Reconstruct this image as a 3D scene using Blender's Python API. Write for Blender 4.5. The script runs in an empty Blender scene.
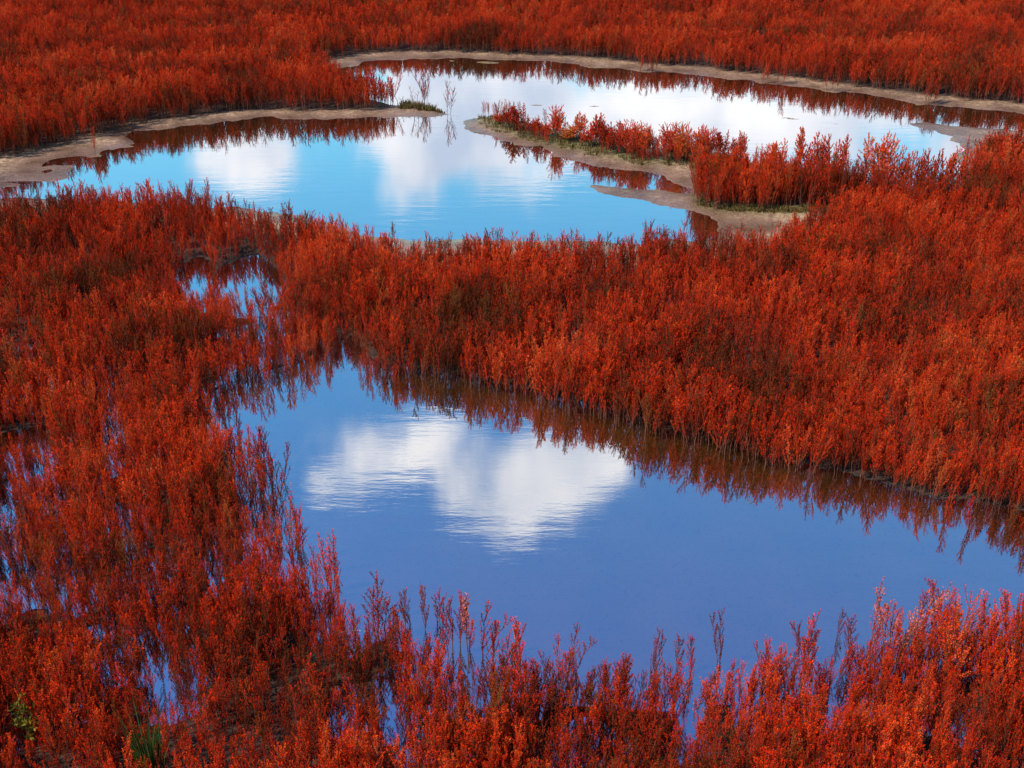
import bpy, math, random
import numpy as np
from mathutils import Vector, Matrix

random.seed(7)
RNG = np.random.default_rng(11)
scene = bpy.context.scene
COL = scene.collection

# ------------------------------------------------------------------ camera
CAM_H, F_PX, PITCH = 5.0, 1200.0, math.radians(27.1)
SP, CP = math.sin(PITCH), math.cos(PITCH)
cam_d = bpy.data.cameras.new("camera")
cam = bpy.data.objects.new("camera", cam_d)
COL.objects.link(cam)
cam.location = (0, 0, CAM_H)
cam.rotation_euler = (math.pi / 2 - PITCH, 0, 0)
cam_d.sensor_width = 36
cam_d.lens = F_PX * 36 / 1024
cam_d.clip_start, cam_d.clip_end = 0.05, 3000
scene.camera = cam


def ground_pt(u, v, z=0.0):
    """map point of the survey picture -> metres on the marsh floor"""
    u = np.asarray(u, float); v = np.asarray(v, float)
    a = (u - 512) / F_PX; b = (384 - v) / F_PX
    t = (CAM_H - z) / (SP - b * CP)
    return a * t, (CP + b * SP) * t


def project(x, y, z):
    dz = z - CAM_H
    dep = y * CP - dz * SP
    up = y * SP + dz * CP
    return 512 + F_PX * x / dep, 384 - F_PX * up / dep, dep


def height_to(x, y, v_top, z0=0.0):
    """height of an upright thing at (x, y) whose top is seen at row v_top"""
    b = (384 - v_top) / F_PX
    # (y SP + dz CP) = b (y CP - dz SP)
    dz = (b * y * CP - y * SP) / (CP + b * SP)
    return dz + CAM_H - z0


# ------------------------------------------------------------------ numpy noise
_perm = RNG.random((256, 256))


def vnoise(x, y, s):
    x = np.asarray(x) / s + 100.0; y = np.asarray(y) / s + 100.0
    i = np.floor(x).astype(int); j = np.floor(y).astype(int)
    fx = x - i; fy = y - j
    fx = fx * fx * (3 - 2 * fx); fy = fy * fy * (3 - 2 * fy)
    g = lambda a, b: _perm[a % 256, b % 256]
    return ((g(i, j) * (1 - fx) + g(i + 1, j) * fx) * (1 - fy)
            + (g(i, j + 1) * (1 - fx) + g(i + 1, j + 1) * fx) * fy)


def fbm(x, y, s, n=3):
    r = 0; a = 0.5; t = 0
    for k in range(n):
        r = r + a * vnoise(np.asarray(x) + 17.3 * k, np.asarray(y) - 9.1 * k, s); t += a
        s *= 0.5; a *= 0.5
    return r / t


def poly_sd(px, py, poly):
    """signed distance, negative inside"""
    P = np.asarray(poly); n = len(P)
    best = np.full(px.shape, 1e18); inside = np.zeros(px.shape, bool)
    for k in range(n):
        ax, ay = P[k]; bx, by = P[(k + 1) % n]
        ex, ey = bx - ax, by - ay
        wx, wy = px - ax, py - ay
        t = np.clip((wx * ex + wy * ey) / (ex * ex + ey * ey + 1e-12), 0, 1)
        best = np.minimum(best, (wx - t * ex) ** 2 + (wy - t * ey) ** 2)
        if ey != 0:
            c = (ay > py) != (by > py)
            xi = ax + (py - ay) / ey * ex
            inside ^= c & (px < xi)
    d = np.sqrt(best)
    return np.where(inside, -d, d)


def world_poly(pts):
    x, y = ground_pt([p[0] for p in pts], [p[1] for p in pts])
    return np.stack([x, y], 1)


# ------------------------------------------------------------------ shorelines (surveyed on the picture, put on the ground)
POOL_FAR = world_poly([
    (350, 66), (375, 60), (440, 58), (512, 60), (612, 68), (712, 77), (812, 88), (912, 103), (1024, 114), (1140, 127),
    (1140, 141), (1024, 131), (978, 128.5), (940, 125), (902, 122.5), (928, 129), (956, 137), (963, 147), (958, 160), (966, 172),
    (950, 193), (900, 189), (850, 180), (780, 172), (745, 160), (728, 153), (700, 151), (660, 147), (620, 142), (600, 138),
    (560, 130), (530, 122), (500, 116), (482, 116), (466, 120), (448, 114), (420, 105), (400, 104), (380, 101), (358, 94), (336, 84), (320, 74), (330, 68)])
CHANNEL = world_poly([(444, 112), (466, 119), (464, 132), (438, 118)])
POOL_LEFT = world_poly([
    (448, 114.5), (430, 116), (390, 118), (320, 120), (270, 118), (200, 125), (150, 130), (125, 134), (141, 143), (100, 152),
    (77, 161), (72, 175), (40, 187), (0, 189.5), (-120, 193), (-120, 203), (20, 199), (75, 200), (150, 203), (240, 207), (290, 213),
    (340, 227), (380, 238), (430, 241), (500, 240), (560, 240), (620, 242), (705, 241), (722, 234), (716, 222), (702, 215), (695, 210),
    (651, 204), (613, 197), (588, 190), (577, 186), (591, 184), (624, 188), (651, 191), (692, 194), (697, 189), (662, 178),
    (646, 173), (613, 168.5), (591, 165), (569, 160), (542, 151), (515, 143), (487, 136), (471, 132), (461, 128)])
PUDDLE_SAND = world_poly([(744, 219), (770, 219), (778, 226), (768, 235), (750, 233)])
POOL_NEAR = world_poly([
    (196, 402), (222, 386), (262, 373), (308, 361), (346, 346), (375, 360), (389, 368), (467, 374), (526, 391), (604, 409),
    (662, 428), (725, 440), (800, 462), (870, 482), (936, 501), (1022, 512), (1180, 540), (1180, 670), (1024, 662),
    (950, 652), (880, 656), (850, 672), (790, 690), (700, 706), (600, 708), (520, 704), (448, 684), (412, 652), (372, 630), (322, 614), (282, 588),
    (258, 555), (245, 522), (238, 492), (226, 470), (208, 450), (194, 425)])
WATERS = [POOL_FAR, CHANNEL, POOL_LEFT, POOL_NEAR]

# small clearings of open water among the plants: centre and half-size on the picture
CLEARINGS = [(28, 450, 30, 22), (16, 590, 32, 22), (70, 597, 18, 14), (98, 648, 15, 16), (152, 662, 22, 20), (168, 700, 10, 18),
             (152, 566, 10, 14), (246, 284, 32, 32), (195, 284, 20, 27), (262, 340, 6, 18), (345, 352, 12, 14), (112, 440, 6, 40), (346, 716, 9, 22),
             (390, 708, 10, 34), (352, 622, 10, 26), (842, 700, 10, 22), (690, 735, 8, 20), (8, 520, 10, 40), (215, 575, 8, 20)]
CLEAR_P = []
for (u, v, ru, rv) in CLEARINGS:
    pts = [(u + ru * 0.95 * math.cos(t) * (0.8 + 0.35 * random.random()), v + rv * 0.95 * math.sin(t) * (0.8 + 0.35 * random.random()))
           for t in np.linspace(0, 2 * math.pi, 14, endpoint=False)]
    CLEAR_P.append(world_poly(pts))

# bare mud without plants
BARE = [world_poly(p) for p in [
    [(300, 68), (330, 61), (380, 54), (440, 53), (512, 55), (612, 62), (712, 70.5), (812, 82), (912, 96), (1024, 106.5), (1140, 118),
     (1140, 130), (1024, 116), (912, 105), (812, 90), (712, 79), (612, 70), (512, 62), (440, 60), (375, 62), (335, 70), (318, 76)],
    [(-120, 190), (0, 166), (45, 150), (100, 136), (135, 126), (200, 118.5), (240, 113), (280, 112), (330, 112), (392, 110.5), (402, 105), (448, 112),
     (450, 120), (390, 122), (200, 128), (100, 156), (72, 180), (-120, 200)],
    [(455, 106), (560, 118), (735, 146), (800, 160), (880, 172), (966, 180), (966, 206), (950, 212), (880, 211), (855, 204), (800, 197), (735, 188), (705, 184),
     (698, 198), (712, 207), (760, 211), (810, 213), (868, 213), (856, 224), (815, 244), (770, 264), (700, 268), (650, 274), (600, 275),
     (520, 274), (400, 275), (340, 262), (290, 249), (240, 236), (200, 228), (100, 226), (50, 229), (0, 236), (-120, 242), (-120, 195), (75, 195),
     (240, 200), (420, 230), (690, 232), (690, 214), (560, 190), (455, 135)],
    [(895, 118), (940, 122), (1024, 128), (1140, 136), (1140, 170), (1024, 168), (985, 168), (974, 172), (965, 200), (940, 150)],
    [(-120, 180), (90, 146), (112, 204), (-120, 214)],
    [(396, 103), (410, 101), (450, 108), (454, 119), (394, 115)],
]]
ALGAE = world_poly([(700, 196), (712, 203), (760, 209), (820, 211), (866, 211), (850, 217), (790, 217), (730, 213), (698, 206)])
SPIT_GREEN = world_poly([(466, 118), (500, 116), (560, 131), (640, 147), (700, 154), (730, 158), (712, 166), (690, 169), (640, 167),
                         (590, 158), (540, 146), (490, 131)])


def water_d(x, y):
    d = np.full(np.shape(x), 1e9)
    for P in WATERS:
        d = np.minimum(d, poly_sd(x, y, P))
    return d


def bare_d(x, y):
    d = np.full(np.shape(x), 1e9)
    for P in BARE:
        d = np.minimum(d, poly_sd(x, y, P))
    return d


def clear_d(x, y):
    d = np.full(np.shape(x), 1e9)
    for P in CLEAR_P:
        d = np.minimum(d, poly_sd(x, y, P))
    return d


def flooded(x, y):
    """1 where the near and left stretch stands in a film of water"""
    left = 1 / (1 + np.exp(-((-1.1 + 0.10 * (11.5 - y)) - x) / 0.25)) * (1 / (1 + np.exp((y - 12.0) / 0.4)))
    front = 1 / (1 + np.exp((y - 7.4) / 0.3))
    return np.clip(left + front, 0, 1)


HOL = (-1.95, 4.72, 0.95, 0.62)      # dark hollow with few plants


def ground_z(x, y):
    x = np.asarray(x, float); y = np.asarray(y, float)
    far = np.clip((y - 9) / 10, 0, 1)
    wob = (fbm(x, y, 0.5, 3) - 0.5) * (0.16 + 0.25 * far) + (fbm(x, y + 50, 0.2, 2) - 0.5) * (0.05 + 0.15 * far)
    d = water_d(x, y) + wob
    land = 0.07 * (1 - np.exp(-np.maximum(d, 0) / 0.6)) + 0.05 * (fbm(x, y, 0.9, 4) - 0.5) * np.clip(d * 1.5, 0, 1)
    land = np.where(d > 0, np.maximum(land, 0.004 * np.clip(d * 20, 0, 1)), 0)
    land = land * (0.3 + 0.7 * np.clip(poly_sd(x, y, POOL_NEAR) / 1.2, 0, 1))
    wet = -0.22 * (1 - np.exp(np.minimum(d, 0) / 0.7))
    z = np.where(d > 0, land, wet)
    fl = flooded(x, y) * np.clip(d / 0.1, 0, 1)
    hol = np.clip(1.25 - np.sqrt(((x - HOL[0]) / HOL[2]) ** 2 + ((y - HOL[1]) / HOL[3]) ** 2), 0, 0.5)
    zf = -0.004 + 0.05 * hol + 0.05 * (fbm(x + 40, y, 0.5, 3) - 0.5)
    z = z * (1 - fl) + zf * fl
    c = clear_d(x, y)
    z = np.where((c < 0.06), np.minimum(z, np.clip(-0.06 + c * 0.6, -0.1, 0.0)), z)
    return z


# thin bars of mud that just break the surface of the far pool
def mud_bars(x, y, z):
    for (u, v, ru, rv) in [(540, 105.5, 16, 0.8), (592, 106, 12, 0.7), (488, 62.5, 20, 1.6), (452, 61, 6, 1.0), (790, 118.5, 16, 1.1), (838, 124.5, 8, 1.0),
                           (120, 146, 24, 2.5)]:
        cx, cy = ground_pt(u, v)
        rx = ground_pt(u + ru, v)[0] - cx
        ry = ground_pt(u, v - rv)[1] - cy
        q = ((x - cx) / rx) ** 2 + ((y - cy + 0.15 * (x - cx)) / ry) ** 2
        z = np.maximum(z, 0.012 - 0.03 * q)
    for (u, v, ru, rv, lev) in [(755, 226, 24, 7, 0.006), (66, 166, 36, 16, 0.000), (20, 186, 60, 7, -0.001)]:   # films of water on the mud
        cx, cy = ground_pt(u, v)
        rx = ground_pt(u + ru, v)[0] - cx
        ry = ground_pt(u, v - rv)[1] - cy
        q = ((x - cx) / rx) ** 2 + ((y - cy) / ry) ** 2
        z = np.minimum(z, lev + 0.02 * np.maximum(q - 0.4, 0) + 0.012 * (fbm(x, y, 0.4, 3) - 0.5))
    return z


# ------------------------------------------------------------------ materials
def new_mat(name):
    m = bpy.data.materials.new(name); m.use_nodes = True
    nt = m.node_tree; nt.nodes.clear()
    return m, nt, nt.nodes.new, nt.links.new


def ramp(nt, stops, mode='LINEAR'):
    r = nt.nodes.new('ShaderNodeValToRGB'); r.color_ramp.interpolation = mode
    e = r.color_ramp.elements
    while len(e) < len(stops): e.new(0.5)
    for k, (p, c) in enumerate(stops):
        e[k].position = p; e[k].color = (*c, 1)
    return r


def mth(nt, op, a, b=None, c=None, clamp=False):
    n = nt.nodes.new('ShaderNodeMath'); n.operation = op; n.use_clamp = clamp
    for k, v in enumerate((a, b, c)):
        if v is None: continue
        if isinstance(v, (int, float)): n.inputs[k].default_value = v
        else: nt.links.new(v, n.inputs[k])
    return n.outputs[0]


def leaf_material(name, stops, transl=0.2, patch=0.85, olive=False):
    m, nt, N, L = new_mat(name)
    oi = N('ShaderNodeObjectInfo'); at = N('ShaderNodeAttribute'); at.attribute_name = 'tint'
    no = N('ShaderNodeTexNoise'); no.inputs['Scale'].default_value = 0.8; no.inputs['Detail'].default_value = 3
    L(oi.outputs['Location'], no.inputs['Vector'])
    pn = mth(nt, 'MULTIPLY_ADD', no.outputs['Fac'], patch * 2.2, -patch * 1.16)
    rn = mth(nt, 'MULTIPLY_ADD', oi.outputs['Random'], 0.5, -0.25)
    t = mth(nt, 'ADD', at.outputs['Fac'], mth(nt, 'ADD', pn, rn), clamp=True)
    cr0 = ramp(nt, stops); L(t, cr0.inputs['Fac'])
    fr = mth(nt, 'FRACT', mth(nt, 'MULTIPLY', oi.outputs['Random'], 17.31))
    n2 = N('ShaderNodeTexNoise'); n2.inputs['Scale'].default_value = 0.35; L(oi.outputs['Location'], n2.inputs['Vector'])
    th = mth(nt, 'ADD', fr, mth(nt, 'MULTIPLY_ADD', n2.outputs['Fac'], 0.9, -0.45))
    old = N('ShaderNodeMapRange'); old.inputs[1].default_value = 0.82; old.inputs[2].default_value = 1.05; old.inputs[4].default_value = 0.55 if olive else 0.0
    L(th, old.inputs[0])
    cr = N('ShaderNodeMix'); cr.data_type = 'RGBA'; L(old.outputs[0], cr.inputs[0]); L(cr0.outputs['Color'], cr.inputs[6]); cr.inputs[7].default_value = (0.22, 0.095, 0.016, 1)
    d = N('ShaderNodeBsdfPrincipled'); L(cr.outputs[2], d.inputs['Base Color'])
    d.inputs['Roughness'].default_value = 0.6; d.inputs['Specular IOR Level'].default_value = 0.0
    tr = N('ShaderNodeBsdfTranslucent'); L(cr.outputs[2], tr.inputs['Color'])
    mx = N('ShaderNodeMixShader'); mx.inputs[0].default_value = transl
    L(d.outputs[0], mx.inputs[1]); L(tr.outputs[0], mx.inputs[2])
    o = N('ShaderNodeOutputMaterial'); L(mx.outputs[0], o.inputs['Surface'])
    return m


M_LEAF = leaf_material('red_succulent_leaf', [
    (0.0, (0.065, 0.014, 0.002)), (0.25, (0.18, 0.015, 0.002)), (0.5, (0.51, 0.019, 0.002)), (0.75, (0.73, 0.037, 0.003)),
    (0.92, (0.66, 0.10, 0.008)), (1.0, (0.74, 0.12, 0.04))], olive=True)
M_SHRUB = leaf_material('shrub_leaf', [
    (0.0, (0.16, 0.015, 0.006)), (0.3, (0.48, 0.030, 0.010)), (0.55, (0.68, 0.060, 0.022)), (0.8, (0.70, 0.11, 0.02)),
    (1.0, (0.62, 0.16, 0.02))])
M_GREEN = leaf_material('green_blade', [(0.0, (0.035, 0.05, 0.010)), (0.5, (0.07, 0.10, 0.018)), (1.0, (0.20, 0.16, 0.04))], 0.3, 0.1)
M_YELLOW = leaf_material('yellow_green_leaf', [(0.0, (0.07, 0.07, 0.010)), (0.5, (0.17, 0.15, 0.018)), (1.0, (0.30, 0.24, 0.03))], 0.3, 0.1)
M_OLIVE = leaf_material('olive_turf_blade', [(0.0, (0.045, 0.035, 0.012)), (0.5, (0.11, 0.085, 0.025)), (1.0, (0.26, 0.16, 0.07))], 0.2, 0.3)
M_PINK = leaf_material('pale_pink_leaf', [(0.0, (0.48, 0.07, 0.04)), (0.5, (0.62, 0.15, 0.09)), (1.0, (0.70, 0.27, 0.19))], 0.3, 0.1)


def simple_mat(name, c1, c2, scale, rough=0.8):
    m, nt, N, L = new_mat(name)
    no = N('ShaderNodeTexNoise'); no.inputs['Scale'].default_value = scale
    cr = ramp(nt, [(0.3, c1), (0.7, c2)]); L(no.outputs['Fac'], cr.inputs['Fac'])
    d = N('ShaderNodeBsdfPrincipled'); L(cr.outputs['Color'], d.inputs['Base Color']); d.inputs['Roughness'].default_value = rough
    o = N('ShaderNodeOutputMaterial'); L(d.outputs[0], o.inputs['Surface'])
    return m


M_STEM = simple_mat('reddish_brown_stem', (0.10, 0.028, 0.012), (0.20, 0.05, 0.02), 60)
M_BARK = simple_mat('dark_shrub_bark', (0.045, 0.022, 0.012), (0.10, 0.045, 0.022), 50)
M_STRAW = simple_mat('dry_straw', (0.45, 0.33, 0.19), (0.62, 0.50, 0.33), 30)


def ground_material():
    m, nt, N, L = new_mat('marsh_mud')
    geo = N('ShaderNodeNewGeometry')
    sep = N('ShaderNodeSeparateXYZ'); L(geo.outputs['Position'], sep.inputs[0])
    a = N('ShaderNodeAttribute'); a.attribute_name = 'cover'
    sc = N('ShaderNodeSeparateColor'); L(a.outputs['Color'], sc.inputs[0])
    n1 = N('ShaderNodeTexNoise'); n1.inputs['Scale'].default_value = 2.2; n1.inputs['Detail'].default_value = 6; L(geo.outputs['Position'], n1.inputs['Vector'])
    n2 = N('ShaderNodeTexNoise'); n2.inputs['Scale'].default_value = 14; n2.inputs['Detail'].default_value = 5; L(geo.outputs['Position'], n2.inputs['Vector'])
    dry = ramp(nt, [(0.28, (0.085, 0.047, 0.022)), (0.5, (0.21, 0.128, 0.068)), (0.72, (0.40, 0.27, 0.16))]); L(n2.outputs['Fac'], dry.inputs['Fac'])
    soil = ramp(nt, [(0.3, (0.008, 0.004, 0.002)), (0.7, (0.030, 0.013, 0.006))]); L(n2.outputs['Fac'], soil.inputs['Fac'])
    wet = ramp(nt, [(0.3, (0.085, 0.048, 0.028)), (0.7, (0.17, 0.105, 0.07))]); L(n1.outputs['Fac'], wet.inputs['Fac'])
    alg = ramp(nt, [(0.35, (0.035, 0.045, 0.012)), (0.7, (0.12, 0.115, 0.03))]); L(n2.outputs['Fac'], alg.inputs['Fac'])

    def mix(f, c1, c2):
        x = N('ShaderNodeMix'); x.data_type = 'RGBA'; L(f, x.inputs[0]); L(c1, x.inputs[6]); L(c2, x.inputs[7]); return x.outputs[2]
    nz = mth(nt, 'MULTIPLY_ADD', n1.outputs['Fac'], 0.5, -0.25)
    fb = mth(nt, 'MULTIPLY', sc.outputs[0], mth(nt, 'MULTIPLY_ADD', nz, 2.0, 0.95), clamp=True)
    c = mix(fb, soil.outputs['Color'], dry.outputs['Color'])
    zz = mth(nt, 'MULTIPLY_ADD', n1.outputs['Fac'], 0.02, sep.outputs['Z'])
    mr = N('ShaderNodeMapRange'); mr.inputs[1].default_value = 0.060; mr.inputs[2].default_value = 0.022; L(zz, mr.inputs[0])
    wf = mth(nt, 'MULTIPLY', mr.outputs[0], mth(nt, 'MAXIMUM', sc.outputs[0], sc.outputs[2]))
    c = mix(wf, c, wet.outputs['Color'])
    bed = ramp(nt, [(0.3, (0.12, 0.075, 0.028)), (0.7, (0.20, 0.13, 0.05))]); L(n1.outputs['Fac'], bed.inputs['Fac'])
    c = mix(sc.outputs[2], c, bed.outputs['Color'])
    ga = mth(nt, 'MULTIPLY', sc.outputs[1], mth(nt, 'MULTIPLY_ADD', n2.outputs['Fac'], 1.4, 0.05), clamp=True)
    c = mix(ga, c, alg.outputs['Color'])
    n3 = N('ShaderNodeTexNoise'); n3.inputs['Scale'].default_value = 38; n3.inputs['Detail'].default_value = 3; L(geo.outputs['Position'], n3.inputs['Vector'])
    lit = N('ShaderNodeMapRange'); lit.inputs[1].default_value = 0.56; lit.inputs[2].default_value = 0.66; lit.inputs[4].default_value = 0.8; L(n3.outputs['Fac'], lit.inputs[0])
    lcol = ramp(nt, [(0.35, (0.03, 0.012, 0.006)), (0.65, (0.10, 0.028, 0.010))]); L(n1.outputs['Fac'], lcol.inputs['Fac'])
    c = mix(lit.outputs[0], c, lcol.outputs['Color'])
    d = N('ShaderNodeBsdfPrincipled'); L(c, d.inputs['Base Color'])
    rr = mth(nt, 'MULTIPLY_ADD', wf, -0.65, 0.9); d.inputs['Specular IOR Level'].default_value = 0.4; L(rr, d.inputs['Roughness'])
    b = N('ShaderNodeBump'); b.inputs['Strength'].default_value = 0.5; b.inputs['Distance'].default_value = 0.03
    L(n2.outputs['Fac'], b.inputs['Height']); L(b.outputs[0], d.inputs['Normal'])
    o = N('ShaderNodeOutputMaterial'); L(d.outputs[0], o.inputs['Surface'])
    return m


def water_material():
    m, nt, N, L = new_mat('pool_water')
    geo = N('ShaderNodeNewGeometry')
    mp = N('ShaderNodeMapping'); mp.inputs['Scale'].default_value = (0.9, 4.0, 1); mp.inputs['Rotation'].default_value = (0, 0, math.radians(6))
    L(geo.outputs['Position'], mp.inputs['Vector'])
    r1 = N('ShaderNodeTexNoise'); r1.inputs['Scale'].default_value = 1.6; r1.inputs['Detail'].default_value = 3; L(mp.outputs[0], r1.inputs['Vector'])
    r2 = N('ShaderNodeTexNoise'); r2.inputs['Scale'].default_value = 9; r2.inputs['Detail'].default_value = 2; L(mp.outputs[0], r2.inputs['Vector'])
    gust = N('ShaderNodeTexNoise'); gust.inputs['Scale'].default_value = 0.5; gust.inputs['Detail'].default_value = 1; L(geo.outputs['Position'], gust.inputs['Vector'])
    gs = N('ShaderNodeMapRange'); gs.inputs[1].default_value = 0.4; gs.inputs[2].default_value = 0.65; gs.inputs[3].default_value = 0.15; L(gust.outputs['Fac'], gs.inputs[0])
    h = mth(nt, 'ADD', r1.outputs['Fac'], mth(nt, 'MULTIPLY', r2.outputs['Fac'], 0.22))
    h = mth(nt, 'MULTIPLY', h, gs.outputs[0])
    r3 = N('ShaderNodeTexNoise'); r3.inputs['Scale'].default_value = 28; r3.inputs['Detail'].default_value = 2; L(mp.outputs[0], r3.inputs['Vector'])
    h = mth(nt, 'ADD', h, mth(nt, 'MULTIPLY', r3.outputs['Fac'], 0.04))
    b = N('ShaderNodeBump'); b.inputs['Strength'].default_value = 1.0; b.inputs['Distance'].default_value = 0.0013
    L(h, b.inputs['Height'])
    g = N('ShaderNodeBsdfGlossy'); g.inputs['Roughness'].default_value = 0.02; g.inputs['Color'].default_value = (0.97, 0.98, 1, 1)
    L(b.outputs[0], g.inputs['Normal'])
    t = N('ShaderNodeBsdfTransparent'); t.inputs['Color'].default_value = (0.72, 0.60, 0.40, 1)
    lw = N('ShaderNodeLayerWeight'); lw.inputs['Blend'].default_value = 0.5
    f = mth(nt, 'MULTIPLY_ADD', mth(nt, 'POWER', lw.outputs['Facing'], 2.0), 0.42, 0.53)
    mx = N('ShaderNodeMixShader'); L(f, mx.inputs[0]); L(t.outputs[0], mx.inputs[1]); L(g.outputs[0], mx.inputs[2])
    o = N('ShaderNodeOutputMaterial'); L(mx.outputs[0], o.inputs['Surface'])
    return m


# ------------------------------------------------------------------ mesh helpers
def make_mesh(name, V, F, mats, midx=None, tint=None, smooth=False):
    V = np.asarray(V, np.float32); F = np.asarray(F, np.int32)
    me = bpy.data.meshes.new(name)
    me.vertices.add(len(V)); me.vertices.foreach_set('co', V.ravel())
    me.loops.add(F.size); me.loops.foreach_set('vertex_index', F.ravel())
    me.polygons.add(len(F))
    me.polygons.foreach_set('loop_start', np.arange(0, F.size, F.shape[1], dtype=np.int32))
    me.polygons.foreach_set('loop_total', np.full(len(F), F.shape[1], np.int32))
    for m in mats: me.materials.append(m)
    if midx is not None: me.polygons.foreach_set('material_index', np.asarray(midx, np.int32))
    if smooth: me.polygons.foreach_set('use_smooth', np.ones(len(F), bool))
    if tint is not None:
        a = me.attributes.new('tint', 'FLOAT', 'POINT'); a.data.foreach_set('value', np.asarray(tint, np.float32))
    me.update(calc_edges=True); me.validate()
    return me


def link(name, me, parent=None):
    o = bpy.data.objects.new(name, me); COL.objects.link(o)
    if parent: o.parent = parent
    return o


def tag(o, label=None, cat=None, group=None, kind=None):
    if label: o['label'] = label
    if cat: o['category'] = cat
    if group: o['group'] = group
    if kind: o['kind'] = kind


class Geo:
    def __init__(self): self.v = []; self.f = []; self.t = []; self.n = 0

    def tube(self, pts, r0, r1, k=4):
        pts = np.asarray(pts); n = len(pts)
        tan = np.gradient(pts, axis=0); tan /= np.linalg.norm(tan, axis=1)[:, None] + 1e-9
        ref = np.array([1.0, 0.13, 0.07])
        a = np.cross(tan, ref); a /= np.linalg.norm(a, axis=1)[:, None] + 1e-9
        b = np.cross(tan, a)
        base = self.n
        for i in range(n):
            r = r0 + (r1 - r0) * i / (n - 1)
            for j in range(k):
                th = 2 * math.pi * j / k
                self.v.append(pts[i] + r * (math.cos(th) * a[i] + math.sin(th) * b[i])); self.t.append(0.5)
        for i in range(n - 1):
            for j in range(k):
                self.f.append((base + i * k + j, base + i * k + (j + 1) % k, base + (i + 1) * k + (j + 1) % k, base + (i + 1) * k + j))
        self.n += n * k

    def leaf(self, p, d, length, width, tint, rng):
        d = d / (np.linalg.norm(d) + 1e-9)
        s = np.cross(d, rng.normal(size=3)); s /= np.linalg.norm(s) + 1e-9
        q = np.cross(d, s)
        self.v += [p, p + d * length * 0.5 + s * width * 0.5 + q * width * 0.15, p + d * length, p + d * length * 0.5 - s * width * 0.5 + q * width * 0.15]
        self.t += [tint] * 4
        self.f.append((self.n, self.n + 1, self.n + 2, self.n + 3)); self.n += 4


def build_plant(seed, stems=1, h=0.55, spread=0.055, nbr=16, leaf_len=0.0110, leaf_w=0.0048, dens=320, low=0.16, lean=0.05, bare_tip=0.0,
                up=1.0, openness=0.85, full=1.0):
    """seepweed: an upright stem, ascending side shoots, each closely set with small fleshy leaves"""
    rng = np.random.default_rng(seed)
    S, Fo = Geo(), Geo()
    for s in range(stems):
        az = rng.uniform(0, 2 * math.pi)
        off = np.array([math.cos(az), math.sin(az), 0]) * (0 if stems == 1 else rng.uniform(0.01, spread * 0.7))
        hh = h * (1 if s == 0 else rng.uniform(0.6, 0.95))
        bend = np.array([math.cos(az), math.sin(az)]) * rng.uniform(0, lean) * (1 + (stems > 1))
        ts = np.linspace(0, 1, 7)
        axis = np.stack([off[0] + bend[0] * ts ** 2 + rng.normal(0, .004, 7), off[1] + bend[1] * ts ** 2 + rng.normal(0, .004, 7), ts * hh - 0.03 * (ts == 0)], 1)
        S.tube(axis, 0.0042, 0.0012)
        at = lambda t: np.array([np.interp(t, ts, axis[:, c]) for c in range(3)])
        shoots = []
        for b in range(nbr):
            t = low + (0.93 - low) * (b + rng.random() * 0.8) / nbr
            p0 = at(t)
            a2 = b * 2.4 + rng.normal(0, .5)
            ln = hh * (0.13 + 0.30 * (1 - t) * full) * rng.uniform(0.65, 1.2)
            out = spread * (0.45 + 0.8 * (1 - t) ** 0.7) * rng.uniform(0.6, 1.25) * openness
            q = np.linspace(0, 1, 5)[:, None]
            dirh = np.array([math.cos(a2), math.sin(a2), 0])
            pts = p0 + dirh * out * (q ** 0.75) + np.array([0, 0, 1.0]) * ln * q * up
            S.tube(pts, 0.0018, 0.0008, 3)
            shoots.append((pts, ln))
        tip = np.stack([at(t) for t in np.linspace(0.72, 1.0, 5)])
        shoots.append((tip, hh * 0.28))
        if bare_tip > 0:
            top = at(1.0)
            S.tube(np.stack([top, top + np.array([rng.normal(0, .006), rng.normal(0, .006), bare_tip * .5]), top + np.array([rng.normal(0, .012), rng.normal(0, .012), bare_tip])]), 0.0016, 0.0008, 3)
        for pts, ln in shoots:
            n = max(5, int(dens * (ln + 0.03)))
            bt = 0.5 + rng.normal(0, 0.09)
            for k in range(n):
                w = rng.random() ** 0.8
                p = np.array([np.interp(w, np.linspace(0, 1, 5), pts[:, c]) for c in range(3)])
                tg = pts[min(4, int(w * 4) + 1)] - pts[min(3, int(w * 4))]
                tg = tg / (np.linalg.norm(tg) + 1e-9)
                r = rng.normal(size=3); r -= tg * r.dot(tg); r /= np.linalg.norm(r) + 1e-9
                d = tg * 0.75 + r * 0.8
                tin = bt + rng.normal(0, 0.10) + (0.10 if w > 0.85 else 0)
                Fo.leaf(p + rng.normal(0, .0025, 3), d, leaf_len * rng.uniform(0.6, 1.35), leaf_w * rng.uniform(0.8, 1.3), min(max(tin, 0), 1), rng)
    return S, Fo


def stem_mesh(S, mat): return make_mesh('stem', S.v, S.f, [mat])
def leaf_mesh(F, mat, name='foliage'): return make_mesh(name, F.v, F.f, [mat], tint=F.t)


def joined_mesh(S, F, mats):
    V = np.concatenate([np.asarray(S.v), np.asarray(F.v)])
    Fc = np.concatenate([np.asarray(S.f), np.asarray(F.f) + S.n])
    mi = np.concatenate([np.zeros(len(S.f), int), np.ones(len(F.f), int)])
    return make_mesh('marsh_plant', V, Fc, mats, mi, np.concatenate([S.t, F.t]))


# ------------------------------------------------------------------ ground and water
def axis_coords(lo, hi, step, ext_lo, ext_hi, growth=1.35):
    c = list(np.arange(lo, hi + 1e-6, step))
    s = step; v = c[-1]; 
    while v < ext_hi: s *= growth; v += s; c.append(v)
    s = step; v = c[0]; pre = []
    while v > ext_lo: s *= growth; v -= s; pre.append(v)
    return np.array(pre[::-1] + c)


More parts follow.
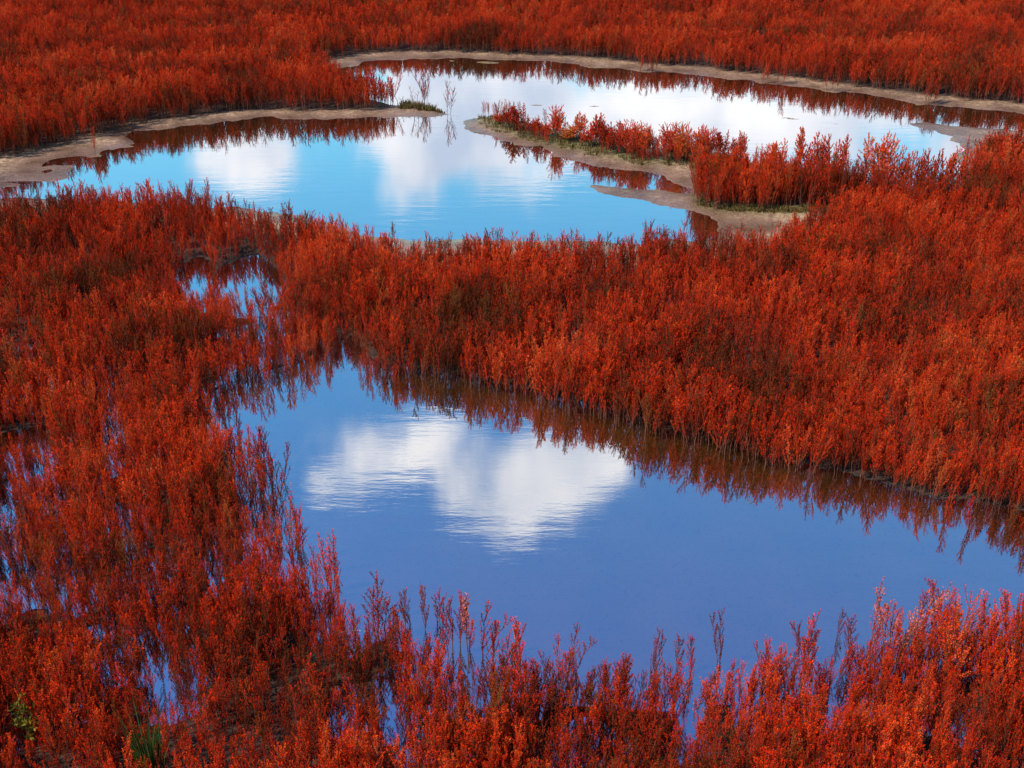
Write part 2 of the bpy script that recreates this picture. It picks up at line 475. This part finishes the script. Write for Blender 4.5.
gx = axis_coords(-17, 17, 0.075, -900, 900)
ya = np.arange(3.6, 12, 0.055); yb = np.arange(12, 34, 0.075)
gy = np.concatenate([axis_coords(3.6, 3.7, 0.06, -300, 3.7)[:-2], ya, yb, axis_coords(34, 34.1, 0.08, 33.99, 1500)[1:]])
gy = np.unique(np.round(gy, 4))
GX, GY = np.meshgrid(gx, gy)
fx, fy = GX.ravel(), GY.ravel()
inner = (np.abs(fx) < 22) & (fy > 0) & (fy < 45)
fz = np.full(fx.shape, 0.07)
fz[inner] = mud_bars(fx[inner], fy[inner], ground_z(fx[inner], fy[inner]))
nx, ny = len(gx), len(gy)
ii = np.arange(nx * ny).reshape(ny, nx)
quads = np.stack([ii[:-1, :-1].ravel(), ii[:-1, 1:].ravel(), ii[1:, 1:].ravel(), ii[1:, :-1].ravel()], 1)
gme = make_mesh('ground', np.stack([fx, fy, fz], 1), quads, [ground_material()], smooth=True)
bare = np.zeros(fx.shape); alg = np.zeros(fx.shape); und = np.zeros(fx.shape)
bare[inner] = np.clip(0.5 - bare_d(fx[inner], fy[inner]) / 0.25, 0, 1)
alg[inner] = np.clip(0.6 - np.minimum(poly_sd(fx[inner], fy[inner], ALGAE), poly_sd(fx[inner], fy[inner], SPIT_GREEN) + 0.12) / 0.3, 0, 1)
und[inner] = np.clip(-water_d(fx[inner], fy[inner]) / 0.15, 0, 1)
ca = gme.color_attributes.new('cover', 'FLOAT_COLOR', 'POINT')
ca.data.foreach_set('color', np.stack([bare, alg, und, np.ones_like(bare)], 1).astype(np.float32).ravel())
ground = link('ground', gme); tag(ground, kind='structure')

wv = [(-45, -5, 0), (45, -5, 0), (45, 48, 0), (-45, 48, 0)]
water = link('water', make_mesh('water', wv, [(0, 1, 2, 3)], [water_material()])); tag(water, kind='structure')

# ------------------------------------------------------------------ red marsh plants: where they grow
SEEN = [tuple(float(q) for q in ground_pt(152, 775)), tuple(float(q) for q in ground_pt(30, 752)), tuple(float(q) for q in ground_pt(468, 668))]


def scatter(spacing, x0, x1, y0, y1):
    xs = np.arange(x0, x1, spacing); ys = np.arange(y0, y1, spacing * 0.9)
    X, Y = np.meshgrid(xs, ys)
    X = X + (np.arange(len(ys)) % 2)[:, None] * spacing * 0.5
    X = X + RNG.uniform(-.46, .46, X.shape) * spacing; Y = Y + RNG.uniform(-.46, .46, Y.shape) * spacing
    return X.ravel(), Y.ravel()


def grow(spacing, y0, y1):
    k = 0.427 * 1.0
    half = lambda y: 0.46 * y + 2.6
    x, y = scatter(spacing, -half(y1), half(y1), y0, y1)
    keep = np.abs(x) < half(y)
    x, y = x[keep], y[keep]
    wob = (fbm(x, y, 0.5, 3) - 0.5) * (0.16 + 0.25 * np.clip((y - 9) / 10, 0, 1))
    d = water_d(x, y) + wob
    b = bare_d(x, y) + (fbm(x + 7, y, 0.35, 2) - 0.42) * 0.45
    c = clear_d(x, y)
    # pioneers stand a little way out in the near pool
    u, v, _ = project(x, y, 0)
    inpool = poly_sd(x, y, POOL_NEAR)
    pioneer = (inpool < 0) & (inpool > -0.34) & (RNG.random(len(x)) < np.where(x < -1.0, 0.24, 0.15)) & ((y < 7.6) | (x < -1.0))
    rim = (d < 0) & (d > -0.16) & (inpool < 0.2) & (y > 8.2) & (x > -1.2)
    sg = poly_sd(x, y, SPIT_GREEN)
    spit = (sg < -0.03) & (fbm(x * 1.0 + 3, y * 0.6, 0.5, 2) > 0.44) & (d > 0.05)
    keep = (((d > 0.0) | pioneer | rim) & (b > 0) & (c > 0.0)) | spit
    # sparse flooded stretch and natural gaps
    fl = flooded(x, y)
    dens = fbm(x + 3, y * 0.7 + 5, 0.8, 3)
    clump = fbm(x * 1.25 + 31, y * 0.8 - 5, 0.34, 2)
    p = np.clip(1.0 - np.clip((0.36 - dens) * 5, 0, 0.7) * (0.3 + 0.3 * fl) * np.clip(d / 0.5, 0, 1) - np.clip((0.45 - clump) * 4.5, 0, 0.85) * np.clip(b / 0.5 - 0.2, 0, 1) * np.clip(d / 0.5, 0, 1), 0.03, 1)
    p = np.where(c < 0.22, p * 0.65, p)
    hollow = ((x - HOL[0]) / HOL[2]) ** 2 + ((y - HOL[1]) / HOL[3]) ** 2
    p = np.where(hollow < 1, p * 0.5, p)
    for (hx, hy) in SEEN:
        p = np.where((np.abs(x - hx * (1 - (hy - y) / hy)) < 0.13) & (y < hy + 0.08) & (y > hy - 0.55), 0.0, p)
    keep &= RNG.random(len(x)) < p
    onspit = (sg < 0)[keep]
    x, y = x[keep], y[keep]; d = d[keep]; c = c[keep]
    cl = clump[keep]
    hgt = 0.41 * (0.70 + 0.30 * fbm(x - 20, y + 13, 1.1, 3) + 0.34 * np.clip(cl - 0.2, 0, 0.8)) * RNG.uniform(0.70, 1.18, len(x))
    hgt *= 1 + 0.22 * np.clip((y - 12) / 6, 0, 1) - 0.20 * np.clip((y - 19) / 4, 0, 1)
    hgt = np.where(onspit, hgt * RNG.uniform(0.35, 0.75, len(hgt)), hgt)
    hgt *= np.where(c < 0.35, 0.8, 1)
    return x, y, hgt


parts_ = [grow(0.066, 3.9, 9.2), grow(0.074, 9.2, 15), grow(0.092, 15, 30), grow(0.14, 30, 44)]


def seedlings(spacing, y0, y1):
    half = 0.46 * y1 + 2
    x, y = scatter(spacing, -half, half, y0, y1)
    k = (np.abs(x) < 0.46 * y + 2.2); x, y = x[k], y[k]
    k = (water_d(x, y) > 0.02) & (bare_d(x, y) > -0.05 * RNG.random(len(x))) & (clear_d(x, y) > 0.03) & (RNG.random(len(x)) < 0.88)
    x, y = x[k], y[k]
    return x, y, RNG.uniform(0.07, 0.24, len(x))


THICKET = world_poly([(698, 186), (740, 189), (800, 196), (860, 206), (905, 212), (880, 216), (866, 212), (810, 212), (760, 210), (712, 206), (698, 198)])
tx, ty = scatter(0.085, 2.0, 8.0, 14.0, 19.0)
tk = poly_sd(tx, ty, THICKET) < 0.05
tx, ty = tx[tk], ty[tk]
parts_ += [seedlings(0.058, 3.9, 9.2), seedlings(0.085, 9.2, 18), (tx, ty, RNG.uniform(0.30, 0.58, len(tx)))]
PX = np.concatenate([p[0] for p in parts_]); PY = np.concatenate([p[1] for p in parts_]); PH = np.concatenate([p[2] for p in parts_])
PZ = ground_z(PX, PY)
U, Vv, DEP = project(PX, PY, PZ)
Ut, Vt, _ = project(PX, PY, PZ + PH)
print('plants', len(PX))

# prototypes
VARS = []
spec = [dict(stems=1), dict(stems=1, nbr=20, spread=0.065), dict(stems=2, spread=0.06, nbr=13), dict(stems=1, spread=0.045, bare_tip=0.07),
        dict(stems=2, spread=0.07, nbr=12, bare_tip=0.04), dict(stems=3, spread=0.07, nbr=10), dict(stems=1, spread=0.075, nbr=22, lean=0.12),
        dict(stems=2, spread=0.05, nbr=12, lean=0.1), dict(stems=1, nbr=14, spread=0.04, dens=340)]
for k, s in enumerate(spec):
    VARS.append(build_plant(100 + k, **s))
stems_m = [stem_mesh(S, M_STEM) for S, F in VARS]
leaves_m = [leaf_mesh(F, M_LEAF) for S, F in VARS]
MAXR = [0.12] * len(VARS)

# ---- the nearest 300 are individuals
inframe = (U > 4) & (U < 1020) & (Vt < 735) & (Vt > 0) & (Vv < 860)
cand = np.where(inframe)[0]
cand = cand[np.argsort(DEP[cand] / PH[cand] ** 0.5)][:286]
single = np.zeros(len(PX), bool); single[cand] = True

CELLS = [(-99, 75, 'around the yellow green weed in the corner'), (75, 235, 'around the green grass tuft'),
         (235, 400, 'between the grass tuft and the slender pink plant'), (400, 560, 'straight in front of the slender pink plant'),
         (560, 790, 'between slender pink plant and arching pale plant'), (790, 940, 'around the foot of the arching pale plant'),
         (940, 2000, 'beyond the arching pale plant, nearest the right side')]
members = {}
for i in cand:
    for k, (a, b, _) in enumerate(CELLS):
        if a <= U[i] < b: members.setdefault((k, 0 if Vv[i] > 752 else 1), []).append(i)
protos = {}
for (k, row), idx in sorted(members.items()):
    where = CELLS[k][2]
    rowtxt = 'front row' if row == 0 else 'second row'
    idx = sorted(idx, key=lambda i: PH[i])
    lean_i = max(idx[1:-1], key=lambda i: U[i]) if len(idx) > 4 else None
    lean_j = min(idx[1:-1], key=lambda i: U[i]) if len(idx) > 4 else None
    for i in idx:
        var = int(RNG.integers(len(VARS)))
        e = bpy.data.objects.new('seepweed_plant', None); COL.objects.link(e)
        e.empty_display_size = 0.05
        rz = RNG.uniform(0, 6.28)
        tilt = RNG.normal(0, 0.09, 2)
        e.location = (PX[i], PY[i], PZ[i]); e.rotation_euler = (tilt[0], tilt[1], rz)
        s = PH[i] / 0.55; w = s * RNG.uniform(0.85, 1.15)
        e.scale = (w, w, s)
        if var in protos:
            for ch in protos[var]:
                c = ch.copy(); COL.objects.link(c); c.parent = e
        else:
            a = link('stem', stems_m[var], e); b = link('foliage', leaves_m[var], e)
            protos[var] = [a, b]
        lab = f'red {rowtxt} plant {where}'
        if i == idx[-1] and len(idx) > 2: lab = f'tallest red {rowtxt} plant {where}'
        elif i == idx[0] and len(idx) > 2: lab = f'shortest red {rowtxt} plant {where}'
        elif i == lean_i: lab = f'rightmost red {rowtxt} plant {where}'
        elif i == lean_j: lab = f'leftmost red {rowtxt} plant {where}'
        else: lab = f'mid height red {rowtxt} plant {where}'
        tag(e, lab, 'plant', f'seepweed plants in the {rowtxt} {where}')

# ---- all the others: one mass
rest = np.where(~single)[0]
pm = bpy.data.meshes.new('marsh_vegetation')
pm.vertices.add(len(rest))
pm.vertices.foreach_set('co', np.stack([PX[rest], PY[rest], PZ[rest]], 1).astype(np.float32).ravel())
rot = np.stack([RNG.normal(0, .10, len(rest)), RNG.normal(0, .10, len(rest)), RNG.uniform(0, 6.28, len(rest))], 1).astype(np.float32)
s = PH[rest] / 0.55; w = s * RNG.uniform(0.85, 1.25, len(rest)) * (1 + 0.25 * np.clip((PY[rest] - 14) / 12, 0, 1))
for nm, arr in (('rot', rot), ('scl', np.stack([w, w, s], 1).astype(np.float32))):
    a = pm.attributes.new(nm, 'FLOAT_VECTOR', 'POINT'); a.data.foreach_set('vector', arr.ravel())
a = pm.attributes.new('pick', 'INT', 'POINT'); a.data.foreach_set('value', RNG.integers(0, len(VARS), len(rest)).astype(np.int32))
veg = link('marsh_vegetation', pm); tag(veg, 'dense red orange seepweed covering the marsh around the pools', 'vegetation', kind='stuff')
proto_objs = []
for k, (S, F) in enumerate(VARS):
    proto_objs.append(bpy.data.objects.new('marsh_plant', joined_mesh(S, F, [M_STEM, M_LEAF])))
ng = bpy.data.node_groups.new('grow_plants', 'GeometryNodeTree')
ng.interface.new_socket('Geometry', in_out='INPUT', socket_type='NodeSocketGeometry')
ng.interface.new_socket('Geometry', in_out='OUTPUT', socket_type='NodeSocketGeometry')
N = ng.nodes.new; L = ng.links.new
gi, go = N('NodeGroupInput'), N('NodeGroupOutput')
g2i = N('GeometryNodeGeometryToInstance')
for o in reversed(proto_objs):
    oi = N('GeometryNodeObjectInfo'); oi.inputs['Object'].default_value = o; oi.inputs['As Instance'].default_value = True
    L(oi.outputs['Geometry'], g2i.inputs[0])


def named(nm, tp):
    n = N('GeometryNodeInputNamedAttribute'); n.data_type = tp; n.inputs['Name'].default_value = nm; return n.outputs[0]


iop = N('GeometryNodeInstanceOnPoints')
jn = N('GeometryNodeJoinGeometry')
for n_ in list(ng.nodes):
    if n_.bl_idname == 'GeometryNodeObjectInfo': L(n_.outputs['Geometry'], jn.inputs[0])
ng.nodes.remove(g2i)
L(gi.outputs[0], iop.inputs['Points']); L(jn.outputs[0], iop.inputs['Instance'])
iop.inputs['Pick Instance'].default_value = True
L(named('pick', 'INT'), iop.inputs['Instance Index'])
e2r = N('FunctionNodeEulerToRotation'); L(named('rot', 'FLOAT_VECTOR'), e2r.inputs[0]); L(e2r.outputs[0], iop.inputs['Rotation'])
L(named('scl', 'FLOAT_VECTOR'), iop.inputs['Scale'])
L(iop.outputs[0], go.inputs[0])
md = veg.modifiers.new('grow', 'NODES'); md.node_group = ng

# ------------------------------------------------------------------ shrubs on the spit and along the far shore
SHR = [build_plant(300 + k, stems=st, h=0.55, spread=sp, nbr=12, leaf_len=0.016, leaf_w=0.009, dens=330, low=lw, lean=0.03, openness=0.42, up=0.7, full=0.75, bare_tip=bt)
       for k, (st, sp, lw, bt) in enumerate([(10, 0.20, 0.30, 0.0), (8, 0.18, 0.34, 0.04), (12, 0.20, 0.28, 0.0), (9, 0.17, 0.36, 0.03), (20, 0.34, 0.26, 0.0), (17, 0.30, 0.30, 0.02)])]
shr_st = [stem_mesh(S, M_BARK) for S, F in SHR]; shr_lf = [leaf_mesh(F, M_SHRUB, 'crown') for S, F in SHR]
G_SPIT, G_SHORE = 'shrubs along the muddy spit', 'shrubs along the near shore of the far pool'
shrubs = [  # foot u, v, top row, width in picture points, label, group
    (498, 124, 113, 9, 'small reddish shrub nearest the tip of the spit', G_SPIT),
    (507, 127, 109, 10, 'narrow red shrub just left of the first tall shrub on the spit', G_SPIT),
    (517, 130, 105, 15, 'first tall red shrub from the tip of the spit', G_SPIT),
    (533, 133, 119, 15, 'low dark red shrub between the first two tall shrubs of the spit', G_SPIT),
    (546, 136, 123, 12, 'low olive red shrub at the left foot of the round shrub', G_SPIT),
    (558, 139, 106, 19, 'round bright red shrub standing apart, tallest on the outer spit', G_SPIT),
    (568, 141, 125, 14, 'low dark shrub at the right foot of the round shrub', G_SPIT),
    (579, 141, 115, 13, 'small round red shrub next after the tall round shrub', G_SPIT),
    (597, 146, 115, 14, 'thin upright red shrub with a pointed top on the middle spit', G_SPIT),
    (589, 146, 127, 14, 'low dark red shrub left of the pointed shrub', G_SPIT),
    (609, 150, 123, 19, 'wide red shrub at the left end of the thick middle clump', G_SPIT),
    (622, 153, 121, 19, 'red shrub with a ragged top, second in the thick middle clump', G_SPIT),
    (635, 156, 123, 18, 'bright red shrub beside a gap of water, third in the middle clump', G_SPIT),
    (647, 158, 128, 16, 'darker shrub at the right end of the thick middle clump', G_SPIT),
    (668, 160, 125, 19, 'red shrub right of the gap, leftmost of the last spit clump', G_SPIT),
    (681, 162, 123, 19, 'tall full red shrub, second in the last spit clump', G_SPIT),
    (695, 163, 126, 19, 'full red shrub, third in the last spit clump', G_SPIT),
    (708, 162, 128, 18, 'red shrub touching the orange one in the last spit clump', G_SPIT),
    (720, 158, 131, 12, 'orange tinted shrub closing the right end of the spit clump', G_SPIT),
    (741, 163, 134, 12, 'slim red shrub with sky bright water on both sides', G_SHORE),
    (733, 161, 138, 8, 'thin twiggy red shrub right behind the orange one', G_SHORE),
    (764, 175, 146, 13, 'low red shrub left of the ragged pair over the thicket', G_SHORE),
    (776, 178, 141, 16, 'ragged red shrub rising over the left part of the thicket', G_SHORE),
    (803, 181, 131, 17, 'tall narrow red shrub with a pointed crown above the thicket', G_SHORE),
    (819, 182, 137, 16, 'orange brown shrub right beside the tall narrow one', G_SHORE),
    (840, 184, 137, 15, 'round red shrub with a dark foot above the thicket', G_SHORE),
    (874, 192, 135, 28, 'broad pyramid shaped bright red shrub against white water', G_SHORE),
    (902, 195, 150, 19, 'round dull red shrub just right of the pyramid shrub', G_SHORE),
    (918, 196, 151, 13, 'narrow red shrub between round shrub and water slit', G_SHORE),
    (931, 197, 153, 9, 'thin red shrub in the middle of the white water slits', G_SHORE),
    (944, 197, 149, 15, 'orange red shrub with water slits on both sides', G_SHORE),
    (960, 197, 153, 15, 'dark red shrub closing the right end of the shore row', G_SHORE),
    (992, 165, 134, 24, 'brownish red shrub on the mud tongue, at its left end', 'shrubs behind the mud tongue'),
    (1014, 165, 135, 24, 'brownish red shrub behind the mud tongue, right of its twin', 'shrubs behind the mud tongue'),
]
sp0 = {}
for n, (u, v, vt, wd, lab, grp) in enumerate(shrubs):
    x, y = [float(q) for q in ground_pt(u, v, 0.04)]
    z = float(ground_z(np.array([x]), np.array([y]))[0])
    z = max(z, -0.05)
    h = height_to(x, y, vt, z)
    dep = project(x, y, z)[2]
    wm = wd / F_PX * dep
    var = 4 + n % 2 if wd > 17 else n % 4
    e = bpy.data.objects.new('marsh_shrub', None); COL.objects.link(e); e.empty_display_size = 0.05
    e.location = (x, y, z - 0.01); e.rotation_euler = (0, 0, random.uniform(0, 6.28))
    nat = 0.25 if var < 4 else 0.42
    e.scale = (wm / nat, wm / nat, h * 1.08 / 0.55)
    if var in sp0:
        for ch in sp0[var]:
            c = ch.copy(); COL.objects.link(c); c.parent = e
    else:
        sp0[var] = [link('stem', shr_st[var], e), link('crown', shr_lf[var], e)]
    tag(e, lab, 'shrub', grp)


# ------------------------------------------------------------------ single plants with a look of their own
def own_plant(name, u, v, vt, wd, label, cat, leafmat, stemmat, group=None, **kw):
    kw['dens'] = kw.get('dens', 150) * 1.9
    x, y = [float(q) for q in ground_pt(u, v)]
    z = float(ground_z(np.array([x]), np.array([y]))[0])
    h = height_to(x, y, vt, z)
    dep = project(x, y, z)[2]
    S, F = build_plant(int(u * 7 + v), h=h, spread=wd / F_PX * dep / 2.2, **kw)
    e = bpy.data.objects.new(name, None); COL.objects.link(e); e.location = (x, y, z); e.empty_display_size = 0.05
    link('stem', stem_mesh(S, stemmat), e); link('foliage', leaf_mesh(F, leafmat), e)
    tag(e, label, cat, group)
    return e


own_plant('pink_seepweed', 468, 660, 602, 10, 'slender pale pink plant standing out in the blue near pool', 'plant', M_PINK, M_STEM, stems=1, nbr=12, dens=90, low=0.4, leaf_len=0.016, leaf_w=0.008)
own_plant('pale_seepweed', 890, 686, 578, 30, 'arching pale tipped plant rising highest against the blue near pool', 'plant', M_PINK, M_STEM, stems=3, nbr=9, dens=85, lean=0.14, low=0.45, leaf_len=0.016, leaf_w=0.008)
own_plant('tall_seepweed', 948, 690, 588, 34, 'tall bushy red plant with water showing through, right of the arching one', 'plant', M_LEAF, M_STEM, stems=4, nbr=11, lean=0.1, low=0.3)
own_plant('tall_seepweed', 1000, 700, 584, 18, 'tall spire shaped red plant at the right end of the near shore', 'plant', M_LEAF, M_STEM, stems=1, nbr=18, low=0.25)
own_plant('tall_seepweed', 796, 708, 612, 22, 'pointed red plant, tallest left of the arching pale one', 'plant', M_LEAF, M_STEM, stems=2, nbr=14, low=0.25)
own_plant('tall_seepweed', 521, 712, 624, 22, 'pointed red spire over the shore, right of the slender pink plant', 'plant', M_LEAF, M_STEM, stems=1, nbr=20, low=0.2)
own_plant('tall_seepweed', 380, 640, 568, 26, 'bushy red plant, tallest left of the slender pink plant', 'plant', M_LEAF, M_STEM, stems=3, nbr=13, low=0.25)
own_plant('tall_seepweed', 332, 625, 536, 20, 'feathery red plant jutting furthest left into the near pool', 'plant', M_LEAF, M_STEM, stems=2, nbr=13, low=0.25)
own_plant('tall_seepweed', 294, 570, 492, 14, 'sparse red plant standing in water by the pool corner', 'plant', M_LEAF, M_STEM, stems=1, nbr=12, dens=60, low=0.3)
own_plant('twiggy_plant', 416, 112, 86, 11, 'pale twiggy plant alone on the tip of the promontory', 'plant', M_PINK, M_STEM, stems=3, nbr=6, dens=45, low=0.35)
own_plant('twiggy_plant', 399, 110, 90, 8, 'thin dark twiggy plant at the edge of the promontory thicket', 'plant', M_LEAF, M_BARK, stems=2, nbr=5, dens=30, low=0.35)
own_plant('yellow_weed', 30, 752, 706, 30, 'yellow green leafy weed in the dark near corner', 'plant', M_YELLOW, M_STEM, stems=3, nbr=8, leaf_len=0.035, leaf_w=0.014, dens=60, low=0.35)


def blades(G, n, x, y, z, h, spread, wid, rng, lean=0.25):
    for k in range(n):
        a = rng.uniform(0, 6.28); r = rng.random() ** 0.7 * spread
        bx, by = x + r * math.cos(a) * 0.5, y + r * math.sin(a) * 0.5
        hh = h * rng.uniform(0.5, 1.1); ln = hh * rng.uniform(0.03, lean)
        b2 = rng.uniform(0, 6.28); wx, wy = math.cos(b2) * wid, math.sin(b2) * wid
        dx, dy = math.cos(a) * ln, math.sin(a) * ln
        t = rng.uniform(0.2, 0.85); base = G.n
        for q, ww in ((0, 1), (0.55, 0.8), (1, 0.12)):
            cx, cy, cz = bx + dx * q ** 2, by + dy * q ** 2, z + hh * q
            G.v += [np.array([cx - wx * ww, cy - wy * ww, cz]), np.array([cx + wx * ww, cy + wy * ww, cz])]; G.t += [t, t]
        for q in range(2):
            G.f.append((base + 2 * q, base + 2 * q + 1, base + 2 * q + 3, base + 2 * q + 2))
        G.n += 6


rg = np.random.default_rng(5)
G = Geo(); x, y = [float(q) for q in ground_pt(152, 775)]
blades(G, 60, 0, 0, -0.02, 0.46, 0.14, 0.004, rg, 0.3)
gt = link('grass_tuft', leaf_mesh(G, M_GREEN, 'grass_tuft')); gt.location = (x, y, float(ground_z(np.array([x]), np.array([y]))[0]))
tag(gt, 'upright tuft of green grass among red plants in the near corner', 'grass tuft')

# low olive turf on the spit, the promontory tip and under the thicket: nobody could count it
G = Geo()
turf_polys = [(SPIT_GREEN, 520, 0.07), (ALGAE, 600, 0.05),
              (world_poly([(390, 104), (410, 104), (447, 113), (430, 113), (395, 110)]), 160, 0.09),
              (world_poly([(690, 160), (735, 158), (735, 172), (706, 182), (690, 172)]), 110, 0.08)]
for poly, n, hh in turf_polys:
    lo, hi = poly.min(0), poly.max(0); k = 0
    while k < n:
        q = rg.uniform(lo, hi, (400, 2)); q = q[poly_sd(q[:, 0], q[:, 1], poly) < 0]
        q = q[fbm(q[:, 0], q[:, 1], 0.45, 2) > 0.42]
        zz = ground_z(q[:, 0], q[:, 1])
        for (a, b), z in zip(q, zz):
            if z > 0.0 and k < n: blades(G, 9, a, b, z - 0.01, hh * rg.uniform(0.5, 1.3), 0.09, 0.006, rg, 0.7); k += 1
        if len(q) == 0: break
turf = link('short_grass', leaf_mesh(G, M_OLIVE, 'short_grass')); tag(turf, 'low olive green turf on the spit and under the thicket', 'grass', kind='stuff')

# dry stalks fallen among the near plants
for (u, v, ln, az, lab) in [(352, 632, 0.18, 0.12, 'thin dry stalk lying level among the red plants beside the pool')]:
    x, y = [float(q) for q in ground_pt(u, v, 0.2)]
    G = Geo(); c, s_ = math.cos(az), math.sin(az)
    G.tube(np.array([[-c * ln / 2, 0, -s_ * ln / 3], [0, 0.01, 0.006], [c * ln / 2, 0, s_ * ln / 3]]), 0.0018, 0.0012, 5)
    o = link('dry_stalk', make_mesh('dry_stalk', G.v, G.f, [M_STRAW])); o.location = (x, y, 0.2)
    tag(o, lab, 'stalk')

# ------------------------------------------------------------------ light: sun, sky, clouds
SUN_EL = math.radians(54); SUN_AZ = math.radians(-118)      # azimuth from +Y towards +X
to_sun = Vector((math.sin(SUN_AZ) * math.cos(SUN_EL), math.cos(SUN_AZ) * math.cos(SUN_EL), math.sin(SUN_EL)))
sd = bpy.data.lights.new('sun', 'SUN'); sd.energy = 5.0; sd.angle = math.radians(0.5); sd.color = (1.0, 0.93, 0.84)
so = bpy.data.objects.new('sun', sd); COL.objects.link(so); so.rotation_euler = to_sun.to_track_quat('Z', 'Y').to_euler(); so.location = (0, 0, 30)

wd_ = bpy.data.worlds.new('World'); scene.world = wd_; wd_.use_nodes = True
nt = wd_.node_tree; nt.nodes.clear(); N = nt.nodes.new; L = nt.links.new
sky = N('ShaderNodeTexSky'); sky.sky_type = 'NISHITA'; sky.sun_disc = False; sky.sun_elevation = SUN_EL; sky.sun_rotation = SUN_AZ
sky.air_density = 1.0; sky.dust_density = 0.3; sky.ozone_density = 1.2
hs = N('ShaderNodeHueSaturation'); hs.inputs['Saturation'].default_value = 1.3; hs.inputs['Value'].default_value = 1.0; L(sky.outputs[0], hs.inputs['Color'])
tc = N('ShaderNodeTexCoord')
sz = N('ShaderNodeSeparateXYZ'); L(tc.outputs['Generated'], sz.inputs[0])
tintr = ramp(nt, [(0.22, (1.08, 1.56, 1.18)), (0.44, (0.82, 1.24, 1.18)), (0.66, (1.30, 1.04, 1.20))]); L(sz.outputs['Z'], tintr.inputs['Fac'])
tm = N('ShaderNodeMix'); tm.data_type = 'RGBA'; tm.blend_type = 'MULTIPLY'; tm.inputs[0].default_value = 1; L(hs.outputs[0], tm.inputs[6]); L(tintr.outputs['Color'], tm.inputs[7])


def dotv(vec):
    n = N('ShaderNodeVectorMath'); n.operation = 'DOT_PRODUCT'; L(tc.outputs['Generated'], n.inputs[0]); n.inputs[1].default_value = vec; return n.outputs['Value']


# chart of the northern sky, centred 27 degrees above the horizon
fwd = mth(nt, 'MAXIMUM', dotv((0, CP, SP)), 0.08)
cx = mth(nt, 'DIVIDE', dotv((1, 0, 0)), fwd); cy = mth(nt, 'DIVIDE', dotv((0, -SP, CP)), fwd)
comb = N('ShaderNodeCombineXYZ'); L(cx, comb.inputs[0]); L(cy, comb.inputs[1])
nz = N('ShaderNodeTexNoise'); nz.inputs['Scale'].default_value = 13; nz.inputs['Detail'].default_value = 9; nz.inputs['Roughness'].default_value = 0.58
L(comb.outputs[0], nz.inputs['Vector'])
nz2 = N('ShaderNodeTexNoise'); nz2.inputs['Scale'].default_value = 3.2; nz2.inputs['Detail'].default_value = 6; L(tc.outputs['Generated'], nz2.inputs['Vector'])
CLOUDS = [(425, 446, 105, 34, .62), (582, 468, 68, 40, .95), (505, 506, 92, 42, .8), (318, 480, 66, 28, .6),
          (248, 158, 58, 44, .85), (450, 155, 96, 58, 1), (480, 98, 80, 44, 1), (640, 112, 190, 42, .8), (880, 130, 250, 44, .9), (1075, 560, 50, 34, .6),
          (300, 40, 900, 40, .5)]
tot = None
for (u, v, ru, rv, wgt) in CLOUDS:
    a = mth(nt, 'MULTIPLY_ADD', cx, F_PX / ru, -(u - 512) / ru)
    b = mth(nt, 'MULTIPLY_ADD', cy, F_PX / rv, -(v - 384) / rv)
    q = mth(nt, 'ADD', mth(nt, 'MULTIPLY', a, a), mth(nt, 'MULTIPLY', b, b))
    g = mth(nt, 'MULTIPLY', mth(nt, 'EXPONENT', mth(nt, 'MULTIPLY', q, -0.9)), wgt)
    tot = g if tot is None else mth(nt, 'ADD', tot, g)
dens = mth(nt, 'ADD', tot, mth(nt, 'MULTIPLY', mth(nt, 'MULTIPLY_ADD', nz.outputs['Fac'], 2.8, -1.4), mth(nt, 'MULTIPLY', tot, 2.2, clamp=True)))
mr = N('ShaderNodeMapRange'); mr.interpolation_type = 'SMOOTHSTEP'; mr.inputs[1].default_value = 0.27; mr.inputs[2].default_value = 1.0; L(dens, mr.inputs[0])
gen = N('ShaderNodeMapRange'); gen.interpolation_type = 'SMOOTHSTEP'; gen.inputs[1].default_value = 0.56; gen.inputs[2].default_value = 0.75; L(nz2.outputs['Fac'], gen.inputs[0])
back = mth(nt, 'LESS_THAN', dotv((0, CP, SP)), 0.45)
cm = mth(nt, 'MAXIMUM', mr.outputs[0], mth(nt, 'MULTIPLY', gen.outputs[0], back))
mix = N('ShaderNodeMix'); mix.data_type = 'RGBA'; L(cm, mix.inputs[0]); L(tm.outputs[2], mix.inputs[6])
CL = 6.0
nz3 = N('ShaderNodeTexNoise'); nz3.inputs['Scale'].default_value = 11; nz3.inputs['Detail'].default_value = 5; L(comb.outputs[0], nz3.inputs['Vector'])
ccol = ramp(nt, [(0.36, (CL * .52, CL * .62, CL * .78)), (0.62, (CL, CL, CL * 1.02))]); L(nz3.outputs['Fac'], ccol.inputs['Fac']); L(ccol.outputs['Color'], mix.inputs[7])
bg = N('ShaderNodeBackground'); bg.inputs['Strength'].default_value = 0.15; L(mix.outputs[2], bg.inputs['Color'])
wo = N('ShaderNodeOutputWorld'); L(bg.outputs[0], wo.inputs['Surface'])

# ------------------------------------------------------------------ render settings
vs = scene.view_settings
vs.view_transform = 'Standard'; vs.look = 'None'; vs.gamma = 1; vs.use_curve_mapping = False; vs.exposure = 0.55
scene.render.engine = 'CYCLES'
cy_ = scene.cycles
cy_.max_bounces = 6; cy_.diffuse_bounces = 3; cy_.glossy_bounces = 3; cy_.transparent_max_bounces = 8; cy_.transmission_bounces = 3
cy_.caustics_reflective = False; cy_.caustics_refractive = False; cy_.sample_clamp_indirect = 4
try: cy_.use_denoising = True
except Exception: pass
